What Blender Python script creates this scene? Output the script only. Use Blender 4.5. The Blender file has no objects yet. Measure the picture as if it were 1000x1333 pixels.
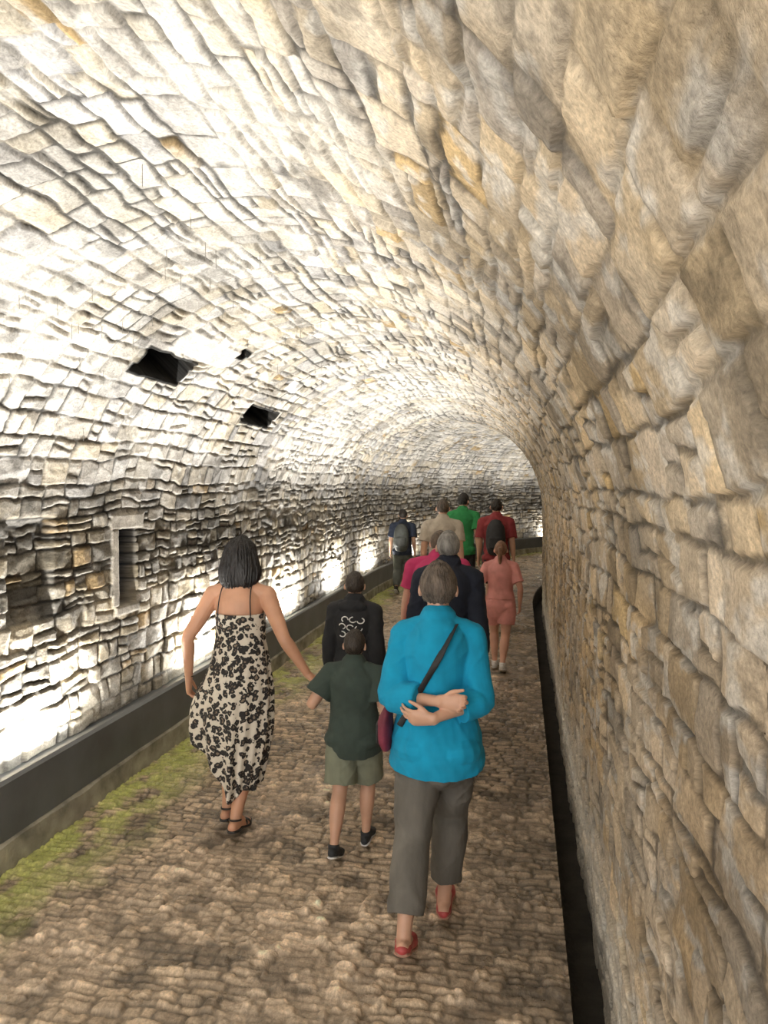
import bpy, math, numpy as np, random
from mathutils import Vector, Matrix
from mathutils.bvhtree import BVHTree
rng = np.random.RandomState(7)
random.seed(5)
scene = bpy.context.scene

# ------------------------------------------------------------------ noise
_lat = rng.rand(256, 256)
def vn(x, y, k=0):
    x = np.asarray(x, float) + k*37.71 + 1000; y = np.asarray(y, float) + k*17.37 + 1000
    xi = np.floor(x).astype(int); yi = np.floor(y).astype(int)
    fx = x-xi; fy = y-yi
    fx = fx*fx*(3-2*fx); fy = fy*fy*(3-2*fy)
    a = _lat[xi % 256, yi % 256]; b = _lat[(xi+1) % 256, yi % 256]
    c = _lat[xi % 256, (yi+1) % 256]; d = _lat[(xi+1) % 256, (yi+1) % 256]
    return (a*(1-fx)+b*fx)*(1-fy)+(c*(1-fx)+d*fx)*fy
def fbm(x, y, o=4, k=0):
    t = 0; a = .5; n = 0
    for i in range(o):
        t = t+a*vn(x*2**i, y*2**i, k+i); n += a; a *= .5
    return t/n
def ss(a, b, x):
    t = np.clip((np.asarray(x, float)-a)/(b-a), 0, 1)
    return t*t*(3-2*t)

# ------------------------------------------------------------------ materials
def newmat(name):
    m = bpy.data.materials.new(name); m.use_nodes = True
    nt = m.node_tree; b = nt.nodes['Principled BSDF']
    return m, nt, b
def N(nt, typ, **kw):
    n = nt.nodes.new(typ)
    for k, v in kw.items():
        setattr(n, k, v)
    return n
def simple(name, col, rough=.7, ns=20, amt=.25, bump=.1, bscale=None, metal=0, stretch=None, sss=0):
    m, nt, b = newmat(name); L = nt.links
    tc = N(nt, 'ShaderNodeTexCoord'); mp = N(nt, 'ShaderNodeMapping')
    if stretch: mp.inputs['Scale'].default_value = stretch
    L.new(tc.outputs['Object'], mp.inputs[0])
    no = N(nt, 'ShaderNodeTexNoise'); no.inputs['Scale'].default_value = ns; no.inputs['Detail'].default_value = 5
    L.new(mp.outputs[0], no.inputs['Vector'])
    mr = N(nt, 'ShaderNodeMapRange'); mr.inputs[1].default_value = .3; mr.inputs[2].default_value = .7
    L.new(no.outputs['Fac'], mr.inputs[0])
    mx = N(nt, 'ShaderNodeMixRGB')
    mx.inputs[1].default_value = (*[c*(1-amt) for c in col], 1)
    mx.inputs[2].default_value = (*[min(1, c*(1+amt)) for c in col], 1)
    L.new(mr.outputs[0], mx.inputs[0]); L.new(mx.outputs[0], b.inputs['Base Color'])
    b.inputs['Roughness'].default_value = rough; b.inputs['Metallic'].default_value = metal
    if sss:
        b.inputs['Subsurface Weight'].default_value = sss
        b.inputs['Subsurface Radius'].default_value = (.01, .004, .002)
    if bump:
        n2 = N(nt, 'ShaderNodeTexNoise'); n2.inputs['Scale'].default_value = bscale or ns*6; n2.inputs['Detail'].default_value = 3
        L.new(mp.outputs[0], n2.inputs['Vector'])
        bp = N(nt, 'ShaderNodeBump'); bp.inputs['Strength'].default_value = bump; bp.inputs['Distance'].default_value = .01
        L.new(n2.outputs['Fac'], bp.inputs['Height']); L.new(bp.outputs[0], b.inputs['Normal'])
    return m
def stone_mat(name, rough=.85, fine=1.0, spec=.3, sc=(16, 20, 1), rot=.5, rn=None):
    m, nt, b = newmat(name); L = nt.links
    at = N(nt, 'ShaderNodeAttribute', attribute_name='Col'); su = N(nt, 'ShaderNodeAttribute', attribute_name='surf')
    mp = N(nt, 'ShaderNodeMapping'); mp.inputs['Scale'].default_value = sc; mp.inputs['Rotation'].default_value = (0, 0, rot)
    L.new(su.outputs['Vector'], mp.inputs[0])
    n1 = N(nt, 'ShaderNodeTexNoise'); n1.inputs['Scale'].default_value = 1; n1.inputs['Detail'].default_value = 5; n1.inputs['Roughness'].default_value = .6
    L.new(mp.outputs[0], n1.inputs['Vector'])
    n2 = N(nt, 'ShaderNodeTexNoise'); n2.inputs['Scale'].default_value = 75; n2.inputs['Detail'].default_value = 5; n2.inputs['Roughness'].default_value = .7
    L.new(su.outputs['Vector'], n2.inputs['Vector'])
    r = N(nt, 'ShaderNodeMapRange'); r.inputs[1].default_value = .3; r.inputs[2].default_value = .7; r.inputs[3].default_value = .78; r.inputs[4].default_value = 1.18
    L.new(n1.outputs['Fac'], r.inputs[0])
    r2 = N(nt, 'ShaderNodeMapRange'); r2.inputs[1].default_value = .3; r2.inputs[2].default_value = .7; r2.inputs[3].default_value = .60; r2.inputs[4].default_value = 1.32
    L.new(n2.outputs['Fac'], r2.inputs[0])
    mu = N(nt, 'ShaderNodeMath', operation='MULTIPLY'); L.new(r.outputs[0], mu.inputs[0]); L.new(r2.outputs[0], mu.inputs[1])
    vm = N(nt, 'ShaderNodeVectorMath', operation='SCALE'); L.new(at.outputs['Color'], vm.inputs[0]); L.new(mu.outputs[0], vm.inputs['Scale'])
    L.new(vm.outputs[0], b.inputs['Base Color'])
    b.inputs['Roughness'].default_value = rough; b.inputs['Specular IOR Level'].default_value = spec
    if rn:
        n3 = N(nt, 'ShaderNodeTexNoise'); n3.inputs['Scale'].default_value = 3.5; n3.inputs['Detail'].default_value = 5
        L.new(su.outputs['Vector'], n3.inputs['Vector'])
        r3 = N(nt, 'ShaderNodeMapRange'); r3.inputs[1].default_value = .4; r3.inputs[2].default_value = .6; r3.inputs[3].default_value = rn[0]; r3.inputs[4].default_value = rn[1]
        L.new(n3.outputs['Fac'], r3.inputs[0]); L.new(r3.outputs[0], b.inputs['Roughness'])
    ad = N(nt, 'ShaderNodeMath', operation='MULTIPLY_ADD'); L.new(n2.outputs['Fac'], ad.inputs[0]); ad.inputs[1].default_value = .7; L.new(n1.outputs['Fac'], ad.inputs[2])
    bp = N(nt, 'ShaderNodeBump'); bp.inputs['Strength'].default_value = .75*fine; bp.inputs['Distance'].default_value = .009
    L.new(ad.outputs[0], bp.inputs['Height']); L.new(bp.outputs[0], b.inputs['Normal'])
    return m

# ------------------------------------------------------------------ mesh helpers
def link(ob, parent=None):
    scene.collection.objects.link(ob)
    if parent: ob.parent = parent
    return ob
def np_mesh(name, V, F, col=None, surf=None):
    me = bpy.data.meshes.new(name)
    V = np.ascontiguousarray(V, np.float32); F = np.ascontiguousarray(F, np.int32)
    me.vertices.add(len(V)); me.vertices.foreach_set('co', V.ravel())
    me.loops.add(F.size); me.loops.foreach_set('vertex_index', F.ravel())
    me.polygons.add(len(F)); me.polygons.foreach_set('loop_start', np.arange(0, F.size, 4, dtype=np.int32))
    me.update(calc_edges=True)
    me.shade_smooth()
    if col is not None:
        a = me.attributes.new('Col', 'FLOAT_COLOR', 'POINT')
        c = np.ones((len(V), 4), np.float32); c[:, :3] = col; a.data.foreach_set('color', c.ravel())
    if surf is not None:
        a = me.attributes.new('surf', 'FLOAT_VECTOR', 'POINT'); a.data.foreach_set('vector', np.ascontiguousarray(surf, np.float32).ravel())
    return me
def gridF(n, m, off=0):
    i = np.arange(n-1)[:, None]*m+np.arange(m-1)[None, :]+off
    return np.stack([i, i+1, i+m+1, i+m], -1).reshape(-1, 4)

# ------------------------------------------------------------------ tunnel path
CX = -1.25; RAD = 1.6; SPR = 1.55; S0 = 12.5; RC = 16.0; START = -.7
def path(s, l):
    s = np.asarray(s, float); ph = np.maximum(s-S0, 0)/RC
    cx = CX+RC*(1-np.cos(ph)); cy = np.minimum(s, S0)+RC*np.sin(ph)
    return cx+l*np.cos(ph), cy-l*np.sin(ph), ph
ZL = -.1; ZR = -.4
PA = SPR-ZL; PB = PA+math.pi*RAD; PC = PB+SPR-ZR
def profile(p):
    th = math.pi-np.clip((p-PA)/RAD, 0, math.pi)
    l = RAD*np.cos(th); z = SPR+RAD*np.sin(th)
    z = np.where(p < PA, ZL+p, np.where(p > PB, SPR-(p-PB), z))
    return l, z, -np.cos(th), -np.sin(th)

class Masonry:
    def __init__(self, p0, p1, h, ln, s0, s1, seed, split=.3):
        R = np.random.RandomState(seed); self.T = R.rand(200003)
        b = [p0]
        while b[-1] < p1: b.append(b[-1]+R.uniform(*h))
        self.B = np.array(b); self.J = []; self.split = split
        for i in range(len(b)-1):
            n = int((s1-s0)/ln[0])+5
            g = ln[0]+(ln[1]-ln[0])*R.rand(n)**1.5
            self.J.append(np.cumsum(g)+s0-R.rand()*.4)
    def ev(self, S, P, warp=1.0, rr=.018, ew=.009, gap=.0042, low=.06):
        S2 = S+warp*(low*(vn(S*3, P*3, 1)-.5)+.026*(vn(S*9, P*9, 2)-.5)+.008*(vn(S*36, P*36, 6)-.5))
        P2 = P+warp*(low*(vn(S*2.0, P*1.8, 3)-.5)+.026*(vn(S*8, P*8, 4)-.5)+.008*(vn(S*34, P*34, 7)-.5))
        ci = np.clip(np.searchsorted(self.B, P2)-1, 0, len(self.J)-1)
        x0 = np.zeros_like(S); x1 = np.ones_like(S); si = np.zeros(S.shape, int)
        for k in range(len(self.J)):
            m = ci == k
            if not m.any(): continue
            J = self.J[k]; q = np.clip(np.searchsorted(J, S2[m]), 1, len(J)-1)
            x0[m] = J[q-1]; x1[m] = J[q]; si[m] = q
        y0 = self.B[ci]; y1 = self.B[ci+1]
        idn = ci*1009+si*2
        r = lambda c: self.T[(idn*7+c*7919) % 200003]
        sp = r(1) < self.split
        mid = y0+(y1-y0)*(.35+.3*r(2))+(S2-(x0+x1)/2)*(r(13)-.5)*.3; up = P2 > mid
        y0 = np.where(sp & up, mid, y0); y1 = np.where(sp & ~up, mid, y1)
        idn = idn+(sp & up)
        dx = np.minimum(S2-x0, x1-S2); dy = np.minimum(P2-y0, y1-P2)
        r = lambda c: self.T[(idn*7+c*7919) % 200003]
        gp = gap*(.4+1.6*r(14))
        qx = np.maximum(rr-dx, 0); qy = np.maximum(rr-dy, 0)
        d = rr-np.sqrt(qx*qx+qy*qy)
        prof = ss(0, 1, (d-gp)/ew)
        lx = (S2-(x0+x1)/2); ly = P2-(y0+y1)/2
        return prof, lx, ly, r

MW = Masonry(-.3, PC+.3, (.075, .17), (.10, .34), -3, 44, 11, .30)
def box(S, P, s0, s1, p0, p1, e=.012):
    return ss(s0-e, s0+e, S)*(1-ss(s1-e, s1+e, S))*ss(p0-e, p0+e, P)*(1-ss(p1-e, p1+e, P))
def wall_eval(S, P):
    prof, lx, ly, r = MW.ev(S, P)
    wl = 1-ss(PA-.1, PA+.7, P); wr = ss(3.9, 5.9, P); lo = ss(PB-.6, PB+.4, P)
    h = prof*(.010+.010*r(3)*(1+.7*wl))
    h += prof*((r(4)-.5)*.08*lx+(r(5)-.5)*.08*ly)
    an = r(15)*6.283; tt = lx*np.cos(an)+ly*np.sin(an)
    h += -prof*np.abs(tt-(r(16)-.5)*.05)*(.04+.13*r(17))
    rid = 1-np.abs(2*vn(S*9+P*14*(r(6)-.5), P*22+r(6)*9, 5)-1)
    h += prof*(.0055*(fbm(S*12+r(6)*9, P*14+r(6)*9, 3, 5)-.5)+.003*rid*r(8)) + .005*(fbm(S*30, P*32, 3, 9)-.5)
    h += .03*(fbm(S*.9, P*.9, 2, 12)-.5)
    h -= .022
    st_v = np.array([.68, .64, .575]); st_r = np.array([.56, .46, .335]); st_l = np.array([.46, .415, .335])
    base = st_v[None]*(1-wl-wr*(1-wl))[:, None]+st_l[None]*wl[:, None]+st_r[None]*(wr*(1-wl))[:, None]
    base = base*(1-lo[:, None]*np.array([.12, .19, .28])[None])
    br = .62+.55*r(7)
    warm = (r(8)-.42)[:, None]*np.array([.14, .03, -.22])[None]
    c = base*br[:, None]*(1+warm)
    och = (r(9) < .022+.03*wr)
    c = np.where(och[:, None], np.array([.58, .42, .22])*(.7+.4*r(10))[:, None], c)
    wh = ss(.46, .66, fbm(S*1.3, P*1.6, 4, 20))*(1-wl)*(1-.65*wr)*.75
    wh = np.maximum(wh, .6*ss(.54, .70, fbm(S*9, P*14, 4, 21))*(1-.4*wl))
    c = c*(1-wh[:, None])+np.array([.80, .775, .72])*wh[:, None]*(1-.15*wr-.2*lo)[:, None]
    dk = ss(.52, .76, fbm(S*1.7, P*2.3, 4, 31))*(.5+.35*wl)
    dk = np.maximum(dk, .6*ss(.58, .73, fbm(S*6, P*8, 4, 35)))
    c = c*(1-dk[:, None]*.75)
    shade_band = ss(1.0, 1.45, P+.5*(fbm(S*1.5, P*1.5, 3, 33)-.5))*(1-ss(1.95, 2.5, P))
    c = c*(1-.5*shade_band[:, None])  # shade between lit base and lit vault, painted into the stone colour
    # pale lime render clinging to the foot of the right wall
    zz = SPR-(P-PB); sk = lo*(1-ss(.05, .5, zz+.35*(fbm(S*3, P*3, 4, 37)-.5)))
    c = c*(1-.6*sk[:, None])+np.array([.70, .66, .58])*.6*sk[:, None]; prof = prof+(1-prof)*.6*sk
    jt = .18+.55*ss(.38, .62, fbm(S*2.5, P*2.5, 3, 40))
    jt = np.clip(np.maximum(jt, .36*wr), 0, 1)
    c = c*(jt+(1-jt)*prof)[:, None]
    pl = box(S, P, 3.72, 4.12, 1.25, 1.85, .03)
    h = h-pl*.06; c = c*(1-.35*pl[:, None])
    sl = box(S, P, 4.45, 5.3, 3.13, 3.33)
    h = h*(1-sl); c = c*(1-sl[:, None])+sl[:, None]*np.array([.66, .64, .60])*(.8+.4*fbm(S*9, P*9, 3, 4))[:, None]
    # dressed lintel and jambs of the little window
    fr = np.maximum(np.maximum(box(S, P, 4.78, 5.24, 1.74, 1.85, .010), box(S, P, 4.80, 4.885, 1.18, 1.735, .008)), box(S, P, 4.84, 5.17, 1.11, 1.175, .008))
    h = h*(1-fr)+fr*(-.002+.008*fbm(S*9, P*9, 2, 8)); c = c*(1-fr[:, None])+fr[:, None]*np.array([.40, .37, .32])*(.55+.7*fbm(S*14, P*14, 3, 4))[:, None]
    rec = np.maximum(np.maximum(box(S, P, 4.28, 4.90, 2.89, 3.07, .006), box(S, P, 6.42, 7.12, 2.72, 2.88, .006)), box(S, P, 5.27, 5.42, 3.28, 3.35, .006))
    hole_shade = np.maximum(np.maximum(box(S, P, 4.25, 4.93, 2.86, 3.10, .006), box(S, P, 6.39, 7.15, 2.69, 2.91, .006)), box(S, P, 5.25, 5.44, 3.26, 3.37, .006))
    h = h-rec*.38; c = c*(1-.965*hole_shade[:, None])  # hole interiors blackened in the colour to stand in for their shade
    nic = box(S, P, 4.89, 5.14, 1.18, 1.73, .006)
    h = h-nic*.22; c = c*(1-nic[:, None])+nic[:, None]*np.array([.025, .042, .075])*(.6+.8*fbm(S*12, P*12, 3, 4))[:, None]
    return h, np.clip(c, .003, .9)

def steps(*seg):
    out = []
    for a, b, d in seg:
        n = max(2, int(round((b-a)/d))); out.append(np.linspace(a, b, n, endpoint=False))
    out.append(np.array([seg[-1][1]])); return np.concatenate(out)
mat_wall = stone_mat('rubble_masonry')
def wall_obj(name, pa, pb, dn, df, near, far):
    Vs = []; Fs = []; Cs = []; Us = []; off = 0
    for sv, dp in ((near, dn), (far, df)):
        pv = np.linspace(pa, pb, int((pb-pa)/dp)+2)
        S, P = np.meshgrid(sv, pv, indexing='ij'); S = S.ravel(); P = P.ravel()
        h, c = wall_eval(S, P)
        l, z, nl, nz = profile(P)
        x, y, ph = path(S, l+nl*h)
        Vs.append(np.stack([x, y, z+nz*h], 1)); Cs.append(c); Us.append(np.stack([S, P, 0*S], 1))
        Fs.append(gridF(len(sv), len(pv), off)); off += len(S)
    me = np_mesh(name, np.concatenate(Vs), np.concatenate(Fs), np.concatenate(Cs), np.concatenate(Us))
    me.materials.append(mat_wall)
    return link(bpy.data.objects.new(name, me))
END = 33.0
nearR = steps((START, .8, .02), (.8, 2.6, .0055), (2.6, 6.5, .010)); farR = steps((6.48, 14, .024), (14, END, .05))
nearL = steps((START, 3.2, .05), (3.2, 7.5, .010)); farL = steps((7.48, 15, .020), (15, END, .035))
nearC = steps((START, .8, .03), (.8, 1.4, .012), (1.4, 7.3, .009)); farC = steps((7.28, 14, .020), (14, END, .04))
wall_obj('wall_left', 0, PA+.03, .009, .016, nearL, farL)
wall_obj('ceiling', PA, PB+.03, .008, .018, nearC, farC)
wall_obj('wall_right', PB-.03, PC, .0055, .02, nearR, farR)

def sweep(name, prof_pts, s0, s1, mat, ds=.25, noise=0, col=None):
    sv = np.arange(s0, s1+ds, ds); pp = np.array(prof_pts+[prof_pts[0]], float); m = len(pp)
    S = np.repeat(sv, m); l = np.tile(pp[:, 0], len(sv)); z = np.tile(pp[:, 1], len(sv))
    if noise:
        l = l+noise*(fbm(S*5, z*9+l*9, 3)-.5); z = z+noise*(fbm(S*5, z*9+l*9, 3, 7)-.5)
    x, y, ph = path(S, l)
    me = np_mesh(name, np.stack([x, y, z], 1), gridF(len(sv), m)[:, ::-1])
    me.shade_flat()
    me.materials.append(mat)
    return link(bpy.data.objects.new(name, me))
m_conc = simple('rough_concrete', (.30, .28, .22), .9, 6, .5, .6, 60)
m_steel = simple('painted_channel', (.10, .108, .115), .45, 3, .25, .05, 50)
m_gut = simple('wet_gutter', (.035, .03, .024), .8, 8, .4, .5, 40)
me = bpy.data.meshes.new('end_light_blocker')  # unseen plane added past the bend to keep sky light out
pts = [path(END, l) for l in (-1.8, 1.8)]
me.from_pydata([(pts[0][0], pts[0][1], -.4), (pts[1][0], pts[1][1], -.4), (pts[1][0], pts[1][1], 3.3), (pts[0][0], pts[0][1], 3.3)], [], [(0, 1, 2, 3)])
me.materials.append(m_conc); link(bpy.data.objects.new('end_light_blocker', me))

# ------------------------------------------------------------------ floor
MF = Masonry(-1.5, 38.5, (.035, .065), (.06, .17), -2, 2, 23, 0)
def floor_eval(S, Lt):
    prof, lx, ly, r = MF.ev(Lt, S, warp=.55, rr=.014, ew=.010, gap=.003, low=.02)
    worn = ss(.34, .56, fbm(S*1.1, Lt*1.4, 4, 50))
    near = 1-ss(3.0, 4.2, S); worn = np.clip(worn+.45*near, 0, 1)
    h = prof*(.006+.010*r(3))*(1-.65*worn)+prof*((r(4)-.5)*.08*lx)*(1-.5*worn)
    h += .018*(fbm(S*14, Lt*14, 4, 52)-.5)+.03*(fbm(S*1.2, Lt*1.2, 2, 53)-.5)*.8
    peb = ss(.60, .75, vn(S*28, Lt*24, 57))*worn*.010+ss(.66, .78, vn(S*13, Lt*11, 59))*(.3+.7*worn)*.013
    h += peb-.020
    base = np.array([.50, .38, .26])[None]*(.55+.8*r(5))[:, None]
    dirt = np.array([.46, .36, .265])[None]*(.4+1.15*fbm(S*9, Lt*9, 4, 54))[:, None]
    c = base*(1-.7*worn[:, None])+dirt*.7*worn[:, None]
    c *= ((.34+.35*worn)+(.66-.35*worn)*prof)[:, None]
    c *= (.75+.5*fbm(S*1.2, Lt*2, 4, 58))[:, None]
    c *= (1-.5*ss(.54, .68, fbm(S*6, Lt*6, 5, 66)))[:, None]
    c *= (1+.5*(peb/.012))[:, None]
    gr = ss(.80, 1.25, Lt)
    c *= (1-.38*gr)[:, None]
    mo = (1-ss(-1.26, -.74, Lt+.35*(fbm(S*2, Lt*3, 3, 60)-.5)))*ss(.30, .54, fbm(S*5, Lt*7, 4, 61))
    c = c*(1-mo[:, None]*.8)+np.array([.54, .58, .15])*mo[:, None]*.8*(.6+.7*fbm(S*20, Lt*20, 3, 67))[:, None]
    return h, np.clip(c, .01, .9)
m_floor = stone_mat('worn_cobbles', .5, .9, .6, (24, 24, 1), 0, (.22, .60))
Vs = []; Fs = []; Cs = []; Us = []; off = 0
for sv, dl in ((steps((START, 2.3, .05), (2.3, 7.5, .0078)), .0085), (steps((7.48, 15, .02), (15, END, .06)), .02)):
    lv = np.linspace(-1.42, 1.45, int(2.87/dl))
    S, Lt = np.meshgrid(sv, lv, indexing='ij'); S = S.ravel(); Lt = Lt.ravel()
    h, c = floor_eval(S, Lt); x, y, ph = path(S, Lt)
    Vs.append(np.stack([x, y, h], 1)); Cs.append(c); Us.append(np.stack([S, Lt, 0*S], 1))
    Fs.append(gridF(len(sv), len(lv), off)[:, ::-1]); off += len(S)
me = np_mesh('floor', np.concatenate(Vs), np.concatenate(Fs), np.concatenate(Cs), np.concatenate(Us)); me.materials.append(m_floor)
link(bpy.data.objects.new('floor', me))
sweep('gutter', [(1.42, -.035), (1.455, -.035), (1.465, -.30), (1.66, -.30), (1.66, -.36), (1.42, -.36)], START, END-.3, m_gut, .08, .01)

# ------------------------------------------------------------------ kerb + light channel on the left
sweep('kerb_left', [(-1.31, -.03), (-1.31, .125), (-1.335, .145), (-1.62, .145), (-1.62, -.03)], START, END-.3, m_conc, .05, .02)
sweep('light_channel', [(-1.325, .14), (-1.325, .43), (-1.345, .445), (-1.375, .445), (-1.375, .27), (-1.575, .27), (-1.575, .33), (-1.62, .33), (-1.62, .14)], START, END-.4, m_steel, .25)
m_em, nt, b = newmat('led_diffuser'); b.inputs['Emission Color'].default_value = (1, .96, .88, 1); b.inputs['Emission Strength'].default_value = 20
m_house = simple('fixture_housing', (.5, .5, .5), .4, 10, .1, 0, metal=.6)
def box_vf(c, d, R=None):
    v = [Vector((sx*d[0]/2, sy*d[1]/2, sz*d[2]/2)) for sx in (-1, 1) for sy in (-1, 1) for sz in (-1, 1)]
    if R: v = [R @ q for q in v]
    v = [tuple(q+Vector(c)) for q in v]
    return v, [(0, 1, 3, 2), (4, 6, 7, 5), (0, 4, 5, 1), (2, 3, 7, 6), (0, 2, 6, 4), (1, 5, 7, 3)]
sl = 1.45-2.4
while sl < 29:
    if sl > START+.5:
        x, y, ph = path(sl, -1.475)
        me = bpy.data.meshes.new('led_strip_light')
        v1, f1 = box_vf((0, 0, -.02), (.07, .72, .05)); v2, f2 = box_vf((0, 0, .0075), (.05, .68, .006))
        me.from_pydata(v1+v2, [], f1+[tuple(i+8 for i in f) for f in f2])
        me.materials.append(m_house); me.materials.append(m_em)
        for p in me.polygons[6:]: p.material_index = 1
        ob = link(bpy.data.objects.new('led_strip_light', me)); ob.location = (x, y, .335); ob.rotation_euler = (0, 0, -ph)
        ld = bpy.data.lights.new('led_lamp', 'AREA'); ld.shape = 'RECTANGLE'; ld.size = .05; ld.size_y = .68
        ld.energy = 108 if sl < 12 else 55; ld.color = (1, .965, .90); lo = link(bpy.data.objects.new('lamp', ld), ob)
        lo.location = (0, 0, .02); lo.rotation_euler = (math.pi, math.radians(12), 0)
    sl += 2.4

# ------------------------------------------------------------------ drip straws hanging off the vault
V = []; F = []
R = np.random.RandomState(3)
for i in range(70):
    s = R.uniform(2.2, 8)
    p = R.uniform(2.3, 4.2); l, z, nl, nz = profile(np.array([p])); ln = R.uniform(.045, .065)
    x, y, ph = path(np.array([s]), l); r = .0016; o = len(V)
    for zz in (z[0]+.03, z[0]-ln):
        for a in range(5): V.append((x[0]+r*math.cos(a*1.257), y[0]+r*math.sin(a*1.257), zz))
    for a in range(5): F.append((o+a, o+(a+1) % 5, o+5+(a+1) % 5, o+5+a))
    F.append((o+9, o+8, o+7, o+6, o+5))
me = bpy.data.meshes.new('drip_straws'); me.from_pydata(V, [], F); me.materials.append(simple('lime_straw', (.25, .24, .22), .8, 30, .3, 0))
link(bpy.data.objects.new('drip_straws', me))

# ================================================================== PEOPLE
def catmull(A, n):
    A = np.asarray(A, float)
    if len(A) < 3 or n < 2: return A
    B = np.vstack([2*A[0]-A[1], A, 2*A[-1]-A[-2]]); out = []
    for i in range(1, len(B)-2):
        for k in range(n):
            t = k/n; p0, p1, p2, p3 = B[i-1], B[i], B[i+1], B[i+2]
            out.append(.5*((2*p1)+(-p0+p2)*t+(2*p0-5*p1+4*p2-p3)*t*t+(-p0+3*p1-3*p2+p3)*t**3))
    out.append(A[-1]); return np.array(out)
def tube(st, ref=(1, 0, 0), seg=20, n=4, cap=(1, 1)):
    A = catmull(st, n); P = A[:, :3]; T = np.gradient(P, axis=0)
    T /= np.linalg.norm(T, axis=1)[:, None]+1e-9
    ref = np.array(ref, float); rows = []
    def ring(c, t, ra, rb):
        X = ref-t*ref.dot(t)
        if np.linalg.norm(X) < .15:
            r2 = np.array([0, 1, 0.]); X = r2-t*r2.dot(t)
        X /= np.linalg.norm(X); Y = np.cross(t, X)
        a = np.linspace(0, 2*math.pi, seg, endpoint=False)
        return c+np.cos(a)[:, None]*X*ra+np.sin(a)[:, None]*Y*rb
    if cap[0]:
        r = min(A[0, 3], A[0, 4])
        for d in (75, 50, 25):
            q = math.radians(d); rows.append(ring(P[0]-T[0]*r*math.sin(q), T[0], A[0, 3]*math.cos(q), A[0, 4]*math.cos(q)))
    for i in range(len(A)): rows.append(ring(P[i], T[i], A[i, 3], A[i, 4]))
    if cap[1]:
        r = min(A[-1, 3], A[-1, 4])
        for d in (25, 50, 75):
            q = math.radians(d); rows.append(ring(P[-1]+T[-1]*r*math.sin(q), T[-1], A[-1, 3]*math.cos(q), A[-1, 4]*math.cos(q)))
    V = [tuple(v) for r in rows for v in r]; F = []; k = len(rows)
    for i in range(k-1):
        for j in range(seg):
            F.append((i*seg+j, i*seg+(j+1) % seg, (i+1)*seg+(j+1) % seg, (i+1)*seg+j))
    V.append(tuple(rows[0].mean(0))); V.append(tuple(rows[-1].mean(0)))
    for j in range(seg):
        F.append((len(V)-2, (j+1) % seg, j)); F.append((len(V)-1, (k-1)*seg+j, (k-1)*seg+(j+1) % seg))
    return V, F
def sphere(seg=32, rings=20):
    th = np.linspace(0, math.pi, rings+1)[1:-1]; a = np.linspace(0, 2*math.pi, seg, endpoint=False)
    D = np.array([(math.sin(t)*math.cos(q), math.sin(t)*math.sin(q), math.cos(t)) for t in th for q in a]+[(0, 0, 1), (0, 0, -1)])
    F = []; k = rings-1
    for i in range(k-1):
        for j in range(seg): F.append((i*seg+j, (i+1)*seg+j, (i+1)*seg+(j+1) % seg, i*seg+(j+1) % seg))
    for j in range(seg):
        F.append((k*seg, j, (j+1) % seg)); F.append((k*seg+1, (k-1)*seg+(j+1) % seg, (k-1)*seg+j))
    return D, F
def ellips(c, r, rot=None, seg=16, rings=10):
    D, F = sphere(seg, rings); D = D*np.array(r)
    if rot is not None: D = D @ np.array(rot).T
    return [tuple(v) for v in D+np.array(c)], F
def merge(parts):
    V = []; F = []
    for v, f in parts:
        o = len(V); V += list(v); F += [tuple(i+o for i in q) for q in f]
    return V, F
def solid(name, parts, vox, mat, parent, smooth=3, disp=None):
    V, F = merge(parts); me = bpy.data.meshes.new(name); me.from_pydata([tuple(map(float, v)) for v in V], [], F)
    ob = link(bpy.data.objects.new(name, me), parent)
    if vox:
        m = ob.modifiers.new('r', 'REMESH'); m.mode = 'VOXEL'; m.voxel_size = vox
        if smooth:
            m = ob.modifiers.new('s', 'SMOOTH'); m.factor = .5; m.iterations = smooth
        dg = bpy.context.evaluated_depsgraph_get(); e = bpy.data.meshes.new_from_object(ob.evaluated_get(dg))
        ob.modifiers.clear(); ob.data = e; me = e; me.name = name
    if disp:
        n = len(me.vertices); co = np.zeros(n*3, np.float32); no = np.zeros(n*3, np.float32)
        me.vertices.foreach_get('co', co); me.vertices.foreach_get('normal', no); co = co.reshape(-1, 3); no = no.reshape(-1, 3)
        co = co+no*disp(co.astype(float))[:, None]; me.vertices.foreach_set('co', co.astype(np.float32).ravel()); me.update()
    me.shade_smooth(); me.materials.clear(); me.materials.append(mat)
    return ob
def ik(a, b, l1, l2, pole):
    a = np.array(a, float); b = np.array(b, float); d = b-a; Ld = np.linalg.norm(d)
    if Ld > (l1+l2)*.999:
        k = Ld/(l1+l2)*1.002; l1 *= k; l2 *= k
    u = d/Ld; x = (l1*l1-l2*l2+Ld*Ld)/(2*Ld); hh = math.sqrt(max(l1*l1-x*x, 0))
    p = np.array(pole, float); p -= u*p.dot(u); p /= np.linalg.norm(p)+1e-9
    return a+u*x+p*hh
def cut(st, f0, f1):
    A = np.asarray(st, float); seg = np.linalg.norm(np.diff(A[:, :3], axis=0), axis=1); t = np.concatenate([[0], np.cumsum(seg)]); t /= t[-1]
    g = lambda q: np.array([np.interp(q, t, A[:, i]) for i in range(5)])
    mid = [A[i] for i in range(len(A)) if f0+.01 < t[i] < f1-.01]
    return np.array([g(f0)]+mid+[g(f1)])
def unit(v): v = np.array(v, float); return v/np.linalg.norm(v)
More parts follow.
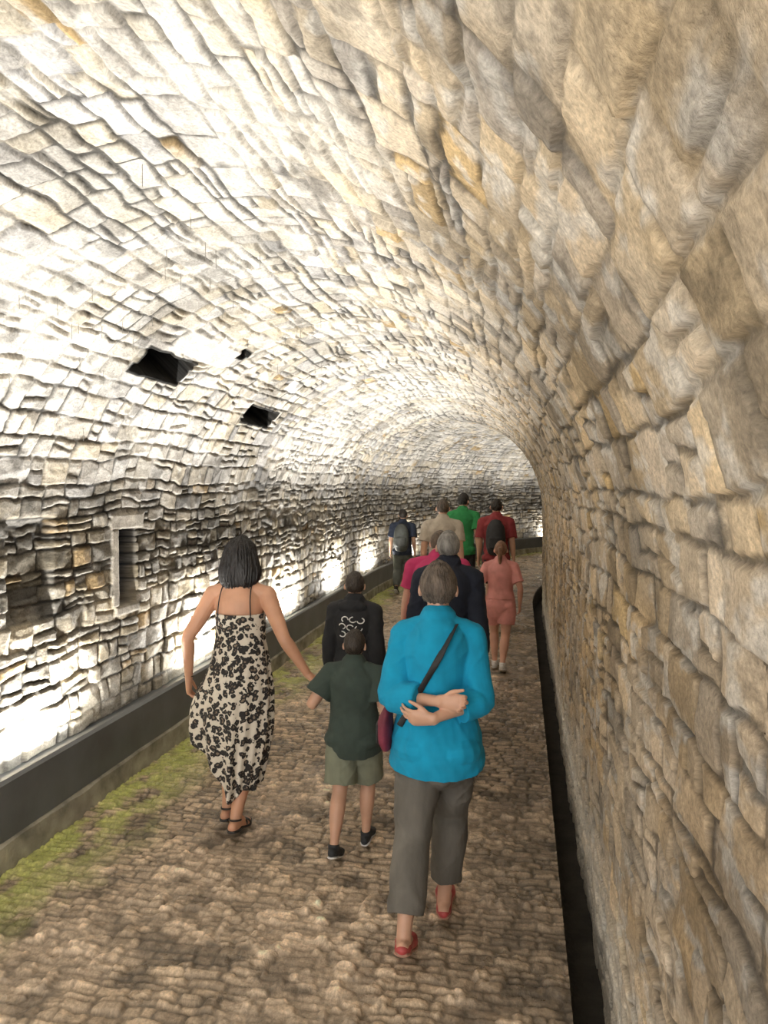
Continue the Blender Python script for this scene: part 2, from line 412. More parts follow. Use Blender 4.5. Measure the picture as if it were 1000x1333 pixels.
def folds(a1, a2, sx=9, sz=3, k=0):
    def f(co):
        w1 = fbm(co[:, 0]*sx+co[:, 1]*sx*.7, co[:, 2]*sz+co[:, 0]*2, 3, k)
        r1 = 2*vn(co[:, 0]*14+co[:, 2]*9, co[:, 2]*4-co[:, 0]*5+co[:, 1]*9, k+5)-1
        r2 = 2*vn(co[:, 0]*9-co[:, 2]*13+co[:, 1]*5, co[:, 2]*4+co[:, 0]*6, k+8)-1
        return a1*(w1-.5)*2+a2*(np.exp(-(r1/.35)**2)-.4)+a2*(np.exp(-(r2/.3)**2)-.4)
    return f
skins = {}
def skin_mat(c):
    if c not in skins: skins[c] = simple('skin', c, .5, 9, .1, .04, 160, sss=.1)
    return skins[c]
m_eye = simple('eye_white', (.8, .8, .78), .2, 10, .02, 0); m_iris = simple('iris', (.06, .035, .02), .2, 10, .1, 0)

class Person:
    def __init__(s, name, loc, H, yaw=0, w=1., dp=1., male=False, lean=.03, feet=None, hands=None, look=(0, 0), skin=(.62, .38, .26), vox=.006, hipz=.515, fold_k=0, shw=1.0):
        s.H = H; s.w = w; s.dp = dp; s.lean = lean; s.vox = vox; s.male = male; s.k = fold_k
        s.root = bpy.data.objects.new(name, None); scene.collection.objects.link(s.root)
        s.root.location = loc; s.root.rotation_euler = (0, 0, math.radians(yaw)); s.root.empty_display_size = .1
        s.sk = skin_mat(skin)
        hw, ww, cw = (.086, .079, .094) if male else (.098, .075, .084)
        s.ts = [(.455, .078, .060, 0), (.50, hw, .074, -.006), (.55, hw*.95, .068, -.002), (.62, ww, .058, .003), (.68, ww*1.05, .060, 0), (.74, cw, .066, -.004), (.785, cw, .060, -.008), (.815, .066, .045, -.008), (.842, .037, .036, -.003), (.88, .032, .034, .008)]
        feet = feet or {-1: (-.05, .17, 0), 1: (.055, -.13, 40)}
        s.legs = {}; s.foot = {}
        for q in (-1, 1):
            fx, fy, pt = feet[q]; pt = math.radians(pt)
            B = np.array([fx*H, fy*H, .014*H]); rot = lambda a, b_, pt=pt: np.array([0, a*math.cos(pt)+b_*math.sin(pt), -a*math.sin(pt)+b_*math.cos(pt)])*H
            ank = B+rot(-.075, .038); hip = np.array([q*.05*H*w, -.003*H, hipz*H])
            kn = ik(hip, ank, .245*H, .232*H, (q*.05, 1, 0))
            d1 = kn-hip; d2 = ank-kn; bk = np.array([0, -.008*H, 0]); ww_ = (.7+.3*w)
            R = lambda p, r, r2=None: (*p, r*H*ww_, (r2 or r)*H*ww_)
            s.legs[q] = [R(hip+np.array([0, 0, .02*H]), .050, .056), R(hip+d1*.3, .051, .054), R(hip+d1*.65, .043, .045), R(kn, .034, .036), R(kn+d2*.25+bk, .036, .039), R(kn+d2*.5+bk, .032, .034), R(kn+d2*.8, .0225, .025), R(ank, .0195, .022)]
            s.foot[q] = (B, rot, ank)
        s.arms = {}; s.hand = {}; hands = hands or {}
        sh = (.106 if male else .095)*shw
        for q in (-1, 1):
            hd = hands.get(q, {}); S = s.P(q*sh*w, 0, .803)
            W = np.array(hd.get('w', (q*.145*w, .03*(-q), .485)))*H
            el = ik(S, W, .172*H, .155*H, hd.get('pole', (q*.25, -1, 0)))
            d1 = el-S; d2 = W-el; a = (.6+.4*w)*(1.05 if male else .95)
            s.arms[q] = [(*S, .032*H*a, .036*H*a), (*(S+d1*.35), .030*H*a, .031*H*a), (*(S+d1*.7), .026*H*a, .027*H*a), (*el, .0225*H*a, .0235*H*a), (*(el+d2*.25), .024*H*a, .024*H*a), (*(el+d2*.6), .0195*H*a, .019*H*a), (*W, .0165*H, .013*H)]
            s.hand[q] = (W, unit(hd.get('d', d2)), unit(hd.get('n', (-q, .2, 0))), hd.get('t', (0, 1, 0)), hd.get('curl', 22))
        s.look = look
        s.body()
    def P(s, x, y, z):
        H = s.H; return np.array([x*H, y*H+s.lean*(z-.5)*H*2, z*H])
    def torso(s, z0, z1, off=0, flare=0, neck=True):
        zs = [t[0] for t in s.ts]; out = []
        lst = [z0]+[z for z in zs if z0+.01 < z < z1-.01]+[z1]
        for z in lst:
            ra = np.interp(z, zs, [t[1] for t in s.ts])*s.w; rb = np.interp(z, zs, [t[2] for t in s.ts])*s.w*s.dp; yo = np.interp(z, zs, [t[3] for t in s.ts])
            if z < .5: ra = s.ts[1][1]*s.w; rb = max(rb, .070*s.w*s.dp)
            if z > .83: ra /= s.w; rb /= s.w*s.dp
            fl = flare*max(0, (.72-z)/.2)
            out.append((*s.P(0, yo, z), (ra+off+fl)*s.H, (rb+off+fl)*s.H))
        return out
    def back(s, x, z, off=0, flare=0):
        t = s.torso(z, z+.02, off, flare)[0]; q = min(abs(x*s.H-t[0])/t[3], .98)
        return np.array([x*s.H, t[1]-t[4]*math.sqrt(1-q*q), z*s.H])
    def clav(s, off=0):
        out = []
        for q in (-1, 1):
            S = np.array(s.arms[q][0][:3]); r = s.arms[q][0][3]
            out.append(tube([(*s.P(q*.02, -.006, .825), (.028+off)*s.H, (.03+off)*s.H), (*(s.P(q*.055*s.w, -.004, .818)), (.027+off)*s.H, (.03+off)*s.H), (*S, r*.95+off*s.H, r+off*s.H)], (0, 1, 0), 16, 3))
        return out
    def body(s):
        H = s.H; parts = [tube(s.torso(.50, .88), seg=28)]+s.clav()
        for q in (-1, 1):
            parts.append(tube(s.legs[q], seg=20)); parts.append(tube(s.arms[q], (0, 1, 0), 16))
            parts.append(ellips((q*.046*H*s.w, -.032*H*s.dp, .505*H), (.048*H*s.w, .046*H*s.dp, .05*H)))
            B, rot, ank = s.foot[q]
            st = [(*(B+rot(-.104, .010)), .016*H, .016*H), (*(B+rot(-.08, .012)), .0195*H, .021*H), (*(B+rot(-.04, .018)), .0205*H, .022*H), (*(B+rot(-.015, .008)), .025*H, .016*H), (B[0], B[1]+.012*H, B[2]-.001*H, .0265*H, .012*H), (B[0], B[1]+.042*H, B[2]-.003*H, .022*H, .0085*H)]
            parts.append(tube(st, (1, 0, 0), 16)); parts.append(tube([(*ank, .0195*H, .022*H), (*(B+rot(-.07, .015)), .02*H, .024*H)], seg=14, n=1))
            parts += s.mkhand(q)
        parts += s.mkhead()
        s.bodyob = solid('body', parts, s.vox, s.sk, s.root, 2)
    def mkhand(s, q):
        H = s.H; L = .104*H; W, d, n, t, curl = s.hand[q]
        n = unit(n-d*n.dot(d)); t = np.array(t, float); t = t-d*t.dot(d)-n*t.dot(n); t = unit(t) if np.linalg.norm(t) > .1 else np.cross(d, n)
        out = [tube([(*(W-d*.05*L), .017*H, .013*H), (*(W+d*.2*L), .0215*H, .0115*H), (*(W+d*.42*L), .0245*H, .010*H), (*(W+d*.5*L), .0235*H, .008*H)], t, 16, 3)]
        for i in range(4):
            b = W+d*(.46, .49, .47, .42)[i]*L+t*(.165-.11*i)*L; fl = (.44, .49, .45, .35)[i]*L; r = (.0047, .0048, .0046, .004)[i]*H
            fd = unit(d+t*(.10-.075*i)); st = [(*b, r*1.1, r*1.1)]; ang = 0; p = b
            for j, k in enumerate((.45, .3, .25)):
                ang += math.radians(curl*(1, 1.2, .8)[j]*(1+.12*i)); dd = fd*math.cos(ang)+n*math.sin(ang)
                p = p+dd*fl*k; st.append((*p, r*(1, .93, .8)[j], r*(1, .93, .8)[j]))
            out.append(tube(st, t, 10, 3))
        b = W+d*.12*L+t*.12*L; dd = unit(d*.75+t*.62+n*.3); d2 = unit(d*.93+t*.25+n*.35)
        out.append(tube([(*b, .008*H, .008*H), (*(b+dd*.24*L), .0062*H, .0062*H), (*(b+dd*.24*L+d2*.18*L), .0054*H, .0054*H), (*(b+dd*.24*L+d2*.33*L), .0045*H, .0045*H)], n, 10, 3))
        return out
    def hx(s, V):   # head-local -> person-local
        yw, tl = map(math.radians, s.look); M = np.array((Matrix.Rotation(yw, 3, 'Z') @ Matrix.Rotation(tl, 3, 'X')))
        V = np.asarray(V, float); piv = np.array([0, -.01, -.055])*s.H
        return (V-piv) @ M.T+piv+s.P(0, .012, .9335)
    def hshape(s, D, sc=1):
        H = s.H; D = np.array(D); x, y, z = D[:, 0], D[:, 1], D[:, 2]; dn = np.clip(-z, 0, 1)
        X = .0465*H*x*(1-.30*dn**1.3); Y = .0575*H*y*np.where(y < 0, 1-.42*dn**1.2, 1-.10*dn); Z = .0665*H*z
        for e in (-1, 1):
            g = np.exp(-((x-e*.36)**2+(z-.02)**2)/.02)*(y > 0); Y = Y-.005*H*g
        Y = Y-.004*H*np.exp(-((z-.1)**2)/.3)*(np.abs(x) < .6)*(y > .5)
        return np.stack([X, Y, Z], 1)*sc
    def mkhead(s):
        H = s.H; D, F = sphere(48, 32); out = [([tuple(v) for v in s.hx(s.hshape(D))], F)]
        c = s.hx([(0, -.008*H, -.03*H)])[0]; n0 = s.P(0, -.002, .835)
        out.append(tube([(*n0, .036*H, .036*H), (*((n0+c)/2), .029*H, .031*H), (*c, .028*H, .030*H)], seg=18))
        nz = s.hx([(0, .050*H, .010*H), (0, .059*H, -.005*H), (0, .066*H, -.016*H)])
        out.append(tube([(*nz[0], .004*H, .004*H), (*nz[1], .006*H, .006*H), (*nz[2], .0085*H, .006*H)], seg=10, n=2))
        for zz, r in ((-.031, .0034), (-.0365, .004)): out.append(ellips(s.hx([(0, .0515*H, zz*H)])[0], (.014*H, .005*H, r*H)))
        for e in (-1, 1):
            Rm = Matrix.Rotation(e*.35, 3, 'Z') @ Matrix.Rotation(-.2, 3, 'X')
            out.append(ellips(s.hx([(e*.0495*H, -.004*H, -.006*H)])[0], (.0065*H, .0115*H, .0185*H), Rm))
        ev = [ellips(s.hx([(e*.018*H, .0475*H, .001*H)])[0], (.0072*H,)*3, None, 12, 8) for e in (-1, 1)]
        iv = [ellips(s.hx([(e*.018*H, .0535*H, .001*H)])[0], (.0034*H, .0017*H, .0034*H), None, 10, 6) for e in (-1, 1)]
        nf = sum(len(e[1]) for e in ev); ob = solid('eyes', ev+iv, 0, m_eye, s.root); ob.data.materials.append(m_iris)
        for p in ob.data.polygons[nf:]: p.material_index = 1
        return out
    def hair(s, col, thick=.09, nape=-.55, style='short', rough=.5, tuft=.06, amt=.5):
        H = s.H; D, F = sphere(160, 100); z = D[:, 2]; y = D[:, 1]
        hl = np.interp(y, [-1, -.35, .1, .3, .6, .9], [nape, nape*.9, -.22, .12, .42, .58])
        if style == 'bob': hl = np.interp(y, [-1, -.35, .2, .5, .9], [-.95, -.9, -.6, .2, .5])
        k = ss(-.05, .05, z-hl+.10*(vn(D[:, 0]*12, z*12+y*5)-.5)); a = np.arctan2(D[:, 0], -y)
        st = vn(a*14+z*5, z*4.5, 3)*.5+vn(a*30-z*4, z*9, 4)*.5
        lump = fbm(D[:, 0]*3+5, z*3+y*2, 2, 8)
        sc = .93+k*(.075+thick*(.6+.7*lump)*(.55+.45*ss(-.6, .3, z))+tuft*(st-.5))
        V = s.hx(s.hshape(D)*sc[:, None]); m = simple('hair', col, rough, 45, amt, .8, 130, stretch=(1, 1, .22))
        if style == 'bob':
            t = [(*s.hx([(0, -.014*H, .02*H)])[0], .058*H, .050*H), (*s.hx([(0, -.018*H, -.02*H)])[0], .069*H, .052*H), (*s.hx([(0, -.022*H, -.055*H)])[0], .076*H, .050*H), (*s.hx([(.004*H, -.026*H, -.088*H)])[0], .066*H, .040*H), (*s.hx([(.008*H, -.026*H, -.108*H)])[0], .045*H, .028*H)]
            def f(co):
                a = np.arctan2(co[:, 0], -(co[:, 1]-.02)); return .006*(vn(a*17, co[:, 2]*7, 3)-.5)*2+.005*(vn(a*40, co[:, 2]*10, 6)-.5)*2
            return solid('hair', [([tuple(v) for v in V], F), tube(t, seg=36)], .004, m, s.root, 1, f)
        parts = [([tuple(v) for v in V], F)]
        if style == 'pony':
            c = [(0, -.062*H, .02*H, .012*H, .012*H), (0, -.082*H, .01*H, .015*H, .013*H), (0, -.086*H, -.03*H, .017*H, .014*H), (0, -.080*H, -.075*H, .014*H, .012*H), (0, -.076*H, -.11*H, .006*H, .006*H)]
            parts.append(tube([(*s.hx([q[:3]])[0], q[3], q[4]) for q in c], seg=16))
        return solid('hair', parts, 0, m, s.root)
    def top(s, mat, hem=.5, sl=.35, off=.012, flare=0, slf=.012, folds_=(.006, .003), name='shirt', neck=.845, sleeves=None, extra=None):
        parts = [tube(s.torso(hem, neck, off, flare), seg=32, cap=(0, 1))]+s.clav(off*.6)
        for q in (-1, 1):
            f = (sleeves or {}).get(q, sl); A = cut(s.arms[q], 0, f); t = np.linspace(0, 1, len(A))
            A[:, 3] += (off*.55+slf*t)*s.H; A[:, 4] += (off*.55+slf*t)*s.H
            parts.append(tube(A, (0, 1, 0), 22, cap=(1, 0)))
        if hem < .5:   # cloth falls over the seat
            for q in (-1, 1): parts.append(ellips((q*.045*s.H*s.w, -.030*s.H*s.dp, .51*s.H), ((.05*s.w+off*.9+flare)*s.H, (.046*s.dp+off*.9+flare)*s.H, (.51-hem)*s.H)))
        parts += extra or []
        return solid(name, parts, s.vox, mat, s.root, 3, folds(*[f*s.H/1.6 for f in folds_], k=s.k))
    def pants(s, mat, f=.95, off=.012, end=.03, waist=.6, name='trousers', folds_=(.006, .003), wide=0, seat=None):
        so = off*.6 if seat is None else seat
        parts = [tube(s.torso(.468, waist, so), seg=30, cap=(1, 0))]
        for q in (-1, 1):
            A = cut(s.legs[q], 0, f); t = np.linspace(0, 1, len(A)); A = np.array(A)
            o = so+(off-so)*np.clip(t*3, 0, 1)
            A[:, 3] = np.maximum(A[:, 3]+o*s.H, end*s.H*np.clip(t*4, 0, 1)); A[:, 4] = np.maximum(A[:, 4]+o*s.H, end*s.H*1.05*np.clip(t*4, 0, 1))
            parts.append(tube(A, seg=22, cap=(1, 0)))
            parts.append(ellips((q*.046*s.H*s.w, -.032*s.H*s.dp, .505*s.H), ((.048*s.w+so)*s.H, (.046*s.dp+so)*s.H, .052*s.H)))
        return solid(name, parts, s.vox, mat, s.root, 3, folds(*[q*s.H/1.6 for q in folds_], sx=14, sz=5, k=s.k+2))
    def shoes(s, mat, sole, kind='sneaker'):
        H = s.H
        for q, nm in ((-1, 'left'), (1, 'right')):
            B, rot, ank = s.foot[q]; o = .004
            if kind == 'sneaker' or kind == 'flat':
                st = [(*(B+rot(-.108, .014)), .018*H, .020*H), (*(B+rot(-.08, .018)), .0235*H, .028*H), (*(B+rot(-.04, .020)), .0245*H, .026*H), (*(B+rot(-.012, .010)), .029*H, .020*H), (B[0], B[1]+.015*H, B[2]+.002*H, .0305*H, .017*H), (B[0], B[1]+.046*H, B[2]-.001*H, .026*H, .013*H)]
                if kind == 'flat': up = [tube([(*(B+rot(-.110, .006)), .015*H, .013*H), (*(B+rot(-.09, .006)), .0215*H, .017*H), (*(B+rot(-.04, .010)), .0225*H, .020*H)]+st[3:], (1, 0, 0), 20)]
                else: up = [tube(st, (1, 0, 0), 20), tube([(*(B+rot(-.075, .02)), .024*H, .028*H), (*(B+rot(-.078, .048)), .0255*H, .029*H)], seg=18, n=1, cap=(0, 0))]
                solid('shoe_'+nm, up, .004, mat, s.root, 2)
            else:
                for a0, z0, rw, rh in ((.012, .006, .029, .0155), (-.022, .012, .026, .021)):
                    pts = []
                    for a in np.linspace(-.1, math.pi+.1, 14):
                        c = (B+rot(a0, z0)) if a0 < 0 else B+np.array([0, a0, z0])*H
                        pts.append((c[0]+rw*H*math.cos(a), c[1], c[2]-.006*H+rh*H*math.sin(a), .006*H, .0018*H))
                    solid('strap_'+nm, [tube(pts, (0, 1, 0), 10, 1)], 0, mat, s.root)
                c = B+rot(-.09, .028); pts = [(c[0]+.021*H*math.cos(a), *(B+rot(-.088+.026*math.sin(a)*-1*.9+.01, .03))[1:], .0035*H, .0018*H) for a in np.linspace(0, math.pi, 12)]
                solid('heelstrap_'+nm, [tube(pts, (0, 0, 1), 8, 1)], 0, mat, s.root)
            ss_ = [(*(B+rot(-.112, -.004)), .016*H, .006*H), (*(B+rot(-.09, -.004)), .0225*H, .0065*H), (*(B+rot(-.04, -.005)), .022*H, .006*H), (*(B+rot(-.012, -.006)), .028*H, .006*H), (B[0], B[1]+.015*H, B[2]-.0075*H, .0305*H, .0058*H), (B[0], B[1]+.055*H, B[2]-.007*H, .021*H, .0055*H)]
            solid('sole_'+nm, [tube(ss_, (1, 0, 0), 16)], 0, sole, s.root)

def cloth(name, c, amt=.12, rough=.9): return simple(name, c, rough, 14, amt, .12, 420)
m_black = simple('black_webbing', (.012, .012, .014), .6, 30, .2, .2, 300)
m_white = simple('white_rubber', (.7, .7, .7), .5, 20, .06, 0)
m_dark = simple('dark_leather', (.02, .017, .016), .5, 20, .2, .1)

def backpack(p, mat, z=.7, sc=1.0):
    H = p.H; c = p.back(0, z, .012); w, d, h = .085*H*sc, .05*H*sc, .13*H*sc
    st = [(c[0], c[1]-d*.85, c[2]-h, w*.85, d*.8), (c[0], c[1]-d, c[2]-h*.6, w, d), (c[0], c[1]-d*.95, c[2], w, d), (c[0], c[1]-d*.8, c[2]+h*.6, w*.9, d*.85), (c[0], c[1]-d*.6, c[2]+h*.95, w*.6, d*.55)]
    parts = [tube(st, seg=24), tube([(c[0], c[1]-d*1.7, c[2]-h*.7, w*.7, d*.4), (c[0], c[1]-d*1.75, c[2]-h*.1, w*.7, d*.4)], seg=16, n=1)]
    for q in (-1, 1):
        pts = []
        for a in np.linspace(0, 1, 9):
            zz = .70+.15*math.sin(a*math.pi*.5); yy = (-.075+.14*a)
            pts.append((*p.P(q*.062*p.w, yy, min(.862, zz)), .014*H, .005*H))
        parts.append(tube(pts, (1, 0, 0), 8, 1))
    return solid('backpack', parts, .008, mat, p.root, 2)

# --- woman in blue top (closest)
H = 1.6
bw = Person('woman_in_blue_top', (-.36, 3.25, 0), H, yaw=3, w=.95, dp=1.22, lean=.015, vox=.0045, hipz=.505, skin=(.56, .33, .23),
    feet={-1: (-.072, -.150, 24), 1: (.018, .11, 0)},
    hands={-1: dict(w=(.015, -.118, .655), pole=(-.95, .1, -1), d=(1, -.12, .0), n=(-.1, -1, .1), t=(0, 0, 1), curl=32),
           1: dict(w=(-.005, -.142, .615), pole=(.95, .1, -1), d=(-1, .05, .02), n=(.1, 1, .3), t=(0, 0, 1), curl=20)}, look=(0, -4), fold_k=3)
m_blue = cloth('turquoise_cotton', (.0, .27, .47), .1)
bw.top(m_blue, hem=.455, sleeves={-1: .80, 1: .74}, off=.018, flare=.018, slf=.013, folds_=(.006, .004), name='blue_top')
bw.pants(simple('grey_linen', (.125, .115, .10), .9, 8, .35, .15, 300, stretch=(1, 1, .3)), f=.91, off=.016, end=.046, folds_=(.005, .005))
m_redshoe = simple('red_leather', (.42, .06, .06), .5, 20, .2, .1)
bw.shoes(m_redshoe, simple('tan_sole', (.4, .22, .16), .7), 'flat')
bw.hair((.10, .077, .06), .15, -.62, tuft=.10, amt=.6)
pts = []
for t in np.linspace(0, 1, 26):
    x = .052-.15*t; z = .842-.27*t
    q = bw.back(x, z, .030, .018); pts.append((*q, .014, .003))
solid('bag_strap', [tube(pts, (.8, 0, .6), 10, 1)], 0, m_black, bw.root)
st = [(-.225, -.02, .80, .028, .075), (-.23, -.02, .83, .034, .09), (-.23, -.02, .90, .034, .09), (-.22, -.02, .95, .022, .08)]
solid('shoulder_bag', [tube(st, (1, 0, 0), 24)], .005, simple('plum_fabric', (.16, .018, .04), .7, 9, .5, .2, 200), bw.root, 2)
solid('bag_pocket', [tube([(-.258, -.025, .82, .012, .055), (-.26, -.025, .89, .012, .055)], (1, 0, 0), 16, 1)], 0, m_black, bw.root)

# --- woman in leopard dress
H = 1.65
dw = Person('woman_in_leopard_dress', (-1.59, 4.02, 0), H, yaw=4, w=1.0, lean=.01, vox=.0045, skin=(.56, .30, .19),
    feet={-1: (-.045, .055, 8), 1: (.015, -.045, 12)},
    hands={-1: dict(w=(-.18, -.02, .51), pole=(-.6, -1, 0)), 1: dict(w=(.245, -.02, .535), pole=(.3, -1, -.5), d=(.7, 0.1, -.6), n=(-.6, .1, -.7), t=(0, 1, 0), curl=30)}, look=(0, -2))
dw.hair((.012, .010, .010), .1, style='bob', rough=.38)
m_leo, nt, b = newmat('leopard_print'); Lk = nt.links
tc = N(nt, 'ShaderNodeTexCoord'); wn = N(nt, 'ShaderNodeTexNoise'); wn.inputs['Scale'].default_value = 34
Lk.new(tc.outputs['Object'], wn.inputs['Vector'])
va = N(nt, 'ShaderNodeVectorMath', operation='MULTIPLY_ADD'); Lk.new(wn.outputs['Color'], va.inputs[0]); va.inputs[1].default_value = (.04,)*3; Lk.new(tc.outputs['Object'], va.inputs[2])
vo = N(nt, 'ShaderNodeTexVoronoi'); vo.inputs['Scale'].default_value = 29; Lk.new(va.outputs[0], vo.inputs['Vector'])
cr = N(nt, 'ShaderNodeValToRGB'); cr.color_ramp.interpolation = 'LINEAR'; e = cr.color_ramp.elements
e[0].position = 0; e[0].color = (.20, .15, .11, 1); e[1].position = .18; e[1].color = (.20, .15, .11, 1)
for ps, c in ((.24, (.016, .014, .014, 1)), (.51, (.016, .014, .014, 1)), (.56, (.62, .56, .47, 1)), (1, (.68, .62, .53, 1))):
    q = e.new(ps); q.color = c
Lk.new(vo.outputs['Distance'], cr.inputs[0]); Lk.new(cr.outputs[0], b.inputs['Base Color']); b.inputs['Roughness'].default_value = .8
nth = 180; nt_ = 90; V = []
for i in range(nt_):
    t = i/(nt_-1)
    for j in range(nth):
        th = 2*math.pi*j/nth; c, sn = math.cos(th), math.sin(th)
        hem = .27+.05*sn
        if c < 0: hem = hem+.32*(-c)**1.5
        hem += .02*math.sin(5*th)
        ztop = 1.225+.05*max(0, sn)
        z = ztop+(hem-ztop)*t
        u = (1.225-z)/1.0
        ra = np.interp(u, [0, .15, .28, .45, .65, 1], [.145, .145, .170, .19, .185, .115]); rb = np.interp(u, [0, .15, .28, .45, .65, 1], [.118, .118, .155, .19, .20, .20])
        if c < 0: ra = ra+.125*ss(.25, .62, u)*(-c)
        fo = 1+(.035+.08*u)*u*math.sin(9*th+2*math.sin(3*th)+2*u)+.04*u*math.sin(17*th+3*u)
        cy = .012*(z/H-.5)*2-.008
        V.append((.004+ra*fo*c, cy+rb*fo*sn, z))
F = []
for i in range(nt_-1):
    for j in range(nth): F.append((i*nth+j, (i+1)*nth+j, (i+1)*nth+(j+1) % nth, i*nth+(j+1) % nth))
ob = solid('dress', [(V, F)], 0, m_leo, dw.root)
m = ob.modifiers.new('t', 'SOLIDIFY'); m.thickness = .003
for q in (-1, 1):
    pts = []
    for t in np.linspace(0, 1, 14):
        a = -math.pi*.5+t*math.pi; zz = .733+.115*math.sin(t*math.pi)**.8; pts.append((*dw.P(q*(.058-.008*math.sin(t*math.pi)), .068*math.sin(a)-.004, zz), .0035, .002))
    solid('dress_strap', [tube(pts, (1, 0, 0), 8, 2)], 0, m_black, dw.root)
dw.shoes(m_dark, m_dark, 'sandal')
solid('bracelet', [tube([(*(dw.hand[-1][0]+np.array([.027*math.cos(a), .024*math.sin(a), .012])), .003, .003) for a in np.linspace(0, 2*math.pi, 16)], (0, 0, 1), 8, 1)], 0, m_dark, dw.root)

# --- boy in green t-shirt
H = 1.17
by = Person('boy_in_green_tshirt', (-.88, 3.86, 0), H, yaw=0, w=1.0, male=True, lean=.0, vox=.0042, skin=(.54, .31, .21),
    feet={-1: (-.05, -.13, 22), 1: (.05, .10, 0)},
    hands={-1: dict(w=(-.155, .09, .705), pole=(-.5, -.6, -.8), d=(-.35, .75, .15), n=(0, -.1, -1), t=(1, .3, 0), curl=26), 1: dict(w=(.155, .02, .50), pole=(.4, -1, 0))}, look=(0, -3), fold_k=9)
by.hair((.026, .018, .013), .10, -.62)
by.top(cloth('dark_green_cotton', (.034, .050, .041)), hem=.455, sl=.36, off=.024, flare=.016, slf=.022, folds_=(.006, .005))
by.pants(cloth('olive_cotton', (.18, .19, .135)), f=.47, off=.028, end=.075, name='shorts', folds_=(.006, .005), seat=.010, waist=.55)
by.shoes(simple('black_canvas', (.02, .022, .026), .7, 20, .3, .2), m_white)

# --- child in black hoodie
H = 1.35
hk = Person('child_in_black_hoodie', (-1.13, 4.97, 0), H, yaw=0, w=.92, male=True, lean=.01, vox=.005, skin=(.58, .34, .23), feet={-1: (-.05, .15, 0), 1: (.055, -.12, 35)}, look=(8, 0), fold_k=14)
hk.hair((.04, .03, .024), .10, -.5)
hood = hk.top(cloth('black_fleece', (.018, .019, .023)), hem=.46, sl=.97, off=.026, flare=.006, slf=.008, folds_=(.007, .005), name='hoodie',
       extra=[ellips(hk.P(0, -.05, .835), (.075*H, .038*H, .036*H)), tube([(*hk.P(0, -.01, .83), .055*H, .05*H), (*hk.P(0, -.012, .86), .048*H, .045*H)], n=1)])
hk.pants(cloth('black_denim', (.015, .016, .022)), f=.97, off=.014, end=.034)
hk.shoes(simple('dark_canvas', (.03, .03, .035), .7), m_white)
bv = BVHTree.FromPolygons([v.co for v in hood.data.vertices], [tuple(p.vertices) for p in hood.data.polygons])
gp = []
for i, (gx, gz) in enumerate([(-.03, .775), (.012, .775), (.05, .77), (-.045, .74), (-.003, .735), (.04, .73), (-.045, .70), (-.005, .695), (.045, .69), (-.02, .65), (.02, .648)]):
    pts = []
    for a in np.linspace(0, 4.0, 12):
        r = .017; hit = bv.ray_cast(Vector(((gx+r*math.cos(a+i*1.7))*H, -1, (gz+r*math.sin(a+i*1.7)*.8)*H)), Vector((0, 1, 0)))[0]
        if hit: pts.append((hit.x, hit.y-.001, hit.z, .0055, .004))
    if len(pts) > 3: gp.append(tube(pts, (0, 1, 0), 6, 1))
solid('hoodie_print', gp, 0, simple('white_print', (.75, .75, .75), .8), hk.root)

# --- grey haired man in navy jacket
H = 1.63
gm = Person('man_in_navy_jacket', (-.50, 5.14, 0), H, yaw=0, w=1.0, dp=1.15, male=True, lean=.02, skin=(.56, .33, .24), feet={-1: (-.055, .15, 0), 1: (.06, -.1, 30)}, fold_k=21)
gm.hair((.22, .21, .20), .09, -.5)
gm.top(cloth('navy_cloth', (.010, .014, .028)), hem=.45, sl=.97, off=.022, flare=.004, slf=.008, folds_=(.007, .005), name='jacket', neck=.855)
gm.pants(cloth('charcoal_cloth', (.03, .03, .034)), f=.98, off=.014, end=.036)
gm.shoes(m_dark, m_dark)

# --- person in pink t-shirt
H = 1.57
pk = Person('woman_in_pink_tshirt', (-.70, 6.3, 0), H, yaw=0, w=1.36, dp=1.1, lean=.02, skin=(.62, .36, .27), fold_k=25, look=(-10, -20))
pk.hair((.10, .07, .05), .1, -.6)
pk.top(cloth('magenta_cotton', (.48, .035, .13)), hem=.47, sl=.38, off=.02, flare=.01, slf=.016)
pk.pants(cloth('navy_cotton', (.015, .018, .04)), f=.97, off=.014, end=.04)
pk.shoes(m_dark, m_white)

# --- girl in pink playsuit
H = 1.36
gr = Person('girl_in_pink_playsuit', (-.21, 7.94, 0), H, yaw=-3, w=1.05, lean=.01, skin=(.60, .33, .24), feet={-1: (-.045, .10, 0), 1: (.03, -.10, 20)},
    hands={-1: dict(w=(-.125, .05, .55), pole=(-.6, -1, 0)), 1: dict(w=(.15, .02, .50), pole=(.6, -1, 0))}, fold_k=31)
gr.hair((.20, .10, .055), .09, -.55, 'pony')
m_pk = cloth('salmon_cotton', (.60, .26, .24))
gr.top(m_pk, hem=.55, sl=.38, off=.018, flare=0, slf=.012, name='playsuit_top')
gr.pants(m_pk, f=.36, off=.022, end=.06, waist=.62, name='playsuit_shorts')
gr.shoes(m_white, m_white)

# --- man in beige t-shirt
H = 1.77
bg = Person('man_in_beige_tshirt', (-1.04, 9.93, 0), H, w=1.05, male=True, skin=(.55, .32, .22), fold_k=37, vox=.008)
bg.hair((.07, .05, .035), .06, -.5)
bg.top(cloth('beige_cotton', (.42, .365, .30)), hem=.47, sl=.38, off=.018, flare=.006, slf=.014)
bg.pants(cloth('grey_cotton', (.10, .10, .11)), f=.5, off=.02, end=.06, name='shorts')
bg.shoes(m_dark, m_white)

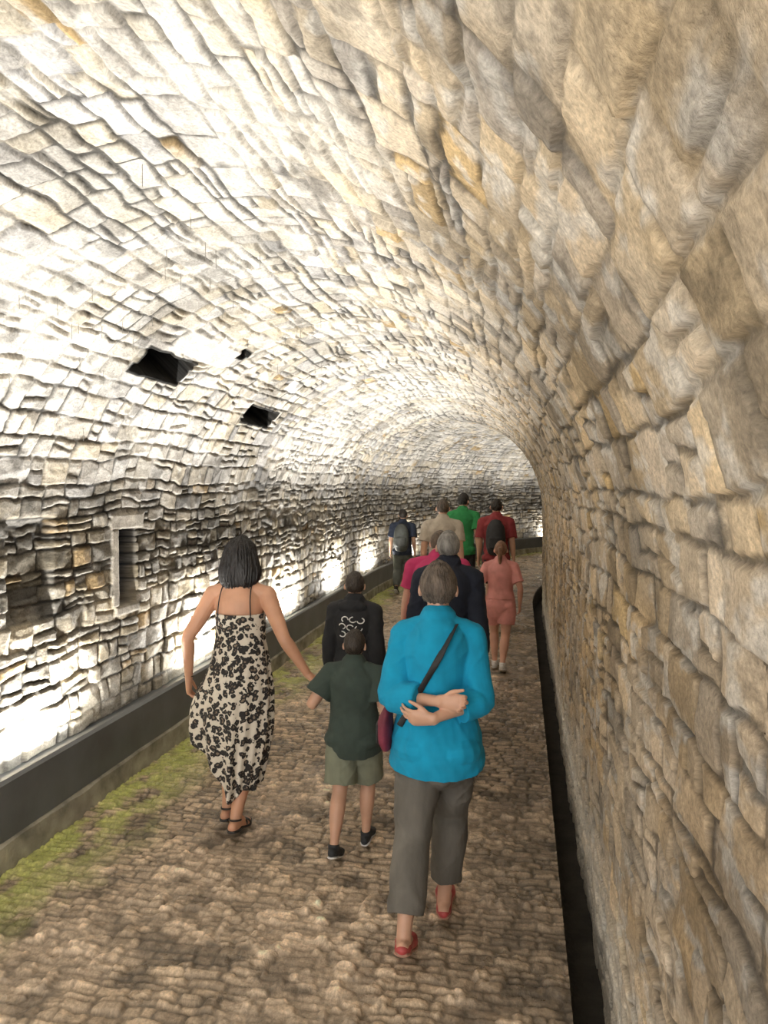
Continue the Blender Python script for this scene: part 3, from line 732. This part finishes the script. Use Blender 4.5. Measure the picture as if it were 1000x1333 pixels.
# --- man in green t-shirt
H = 1.83
gn = Person('man_in_green_tshirt', (-.93, 12.0, 0), H, w=1.0, male=True, skin=(.50, .29, .2), look=(-25, 0), fold_k=41, vox=.008, feet={-1: (-.055, -.13, 40), 1: (.055, .17, 0)})
gn.hair((.015, .012, .01), .11, -.5)
gn.top(cloth('green_cotton', (.03, .26, .08)), hem=.47, sl=.38, off=.018, flare=.006, slf=.014)
gn.pants(cloth('dark_cotton', (.03, .03, .035)), f=.97, off=.016, end=.04)
gn.shoes(m_dark, m_white)

# --- man in red t-shirt with backpack
H = 1.76
rd = Person('man_in_red_tshirt', (-.36, 11.07, 0), H, w=1.02, male=True, skin=(.50, .29, .2), fold_k=47, vox=.008)
rd.hair((.02, .015, .012), .06, -.5)
rd.top(cloth('red_cotton', (.23, .03, .035)), hem=.47, sl=.42, off=.02, flare=.006, slf=.014)
rd.pants(cloth('black_cotton', (.02, .02, .024)), f=.5, off=.02, end=.06, name='shorts')
rd.shoes(m_dark, m_white)
backpack(rd, simple('black_nylon', (.012, .012, .015), .6), .69, .95)

# --- teenager with backpack
H = 1.52
tn = Person('teenager_with_backpack', (-2.12, 13.3, 0), H, w=1.05, male=True, skin=(.5, .3, .2), fold_k=51, vox=.008, feet={-1: (-.055, -.1, 30), 1: (.055, .12, 0)})
tn.hair((.02, .015, .012), .1, -.5)
tn.top(cloth('navy_tshirt', (.02, .028, .05)), hem=.47, sl=.42, off=.02, flare=.006, slf=.014)
tn.pants(cloth('khaki_grey', (.10, .11, .10)), f=.96, off=.016, end=.04)
tn.shoes(m_dark, m_white)
backpack(tn, simple('grey_nylon', (.06, .065, .06), .6), .68, 1.05)

# ------------------------------------------------------------------ daylight from the entrance behind the camera
w = bpy.data.worlds.new('daylight'); scene.world = w; w.use_nodes = True
bgn = w.node_tree.nodes['Background']; bgn.inputs[0].default_value = (1, .97, .92, 1); bgn.inputs[1].default_value = 3.6
cam = bpy.data.cameras.new('camera'); cam.lens = 26; cam.sensor_width = 36; cam.clip_start = .02
co = link(bpy.data.objects.new('camera', cam)); co.location = (0, 0, 1.95); co.rotation_euler = (math.radians(88), 0, math.radians(10.5))
scene.camera = co
scene.view_settings.view_transform = 'Standard'
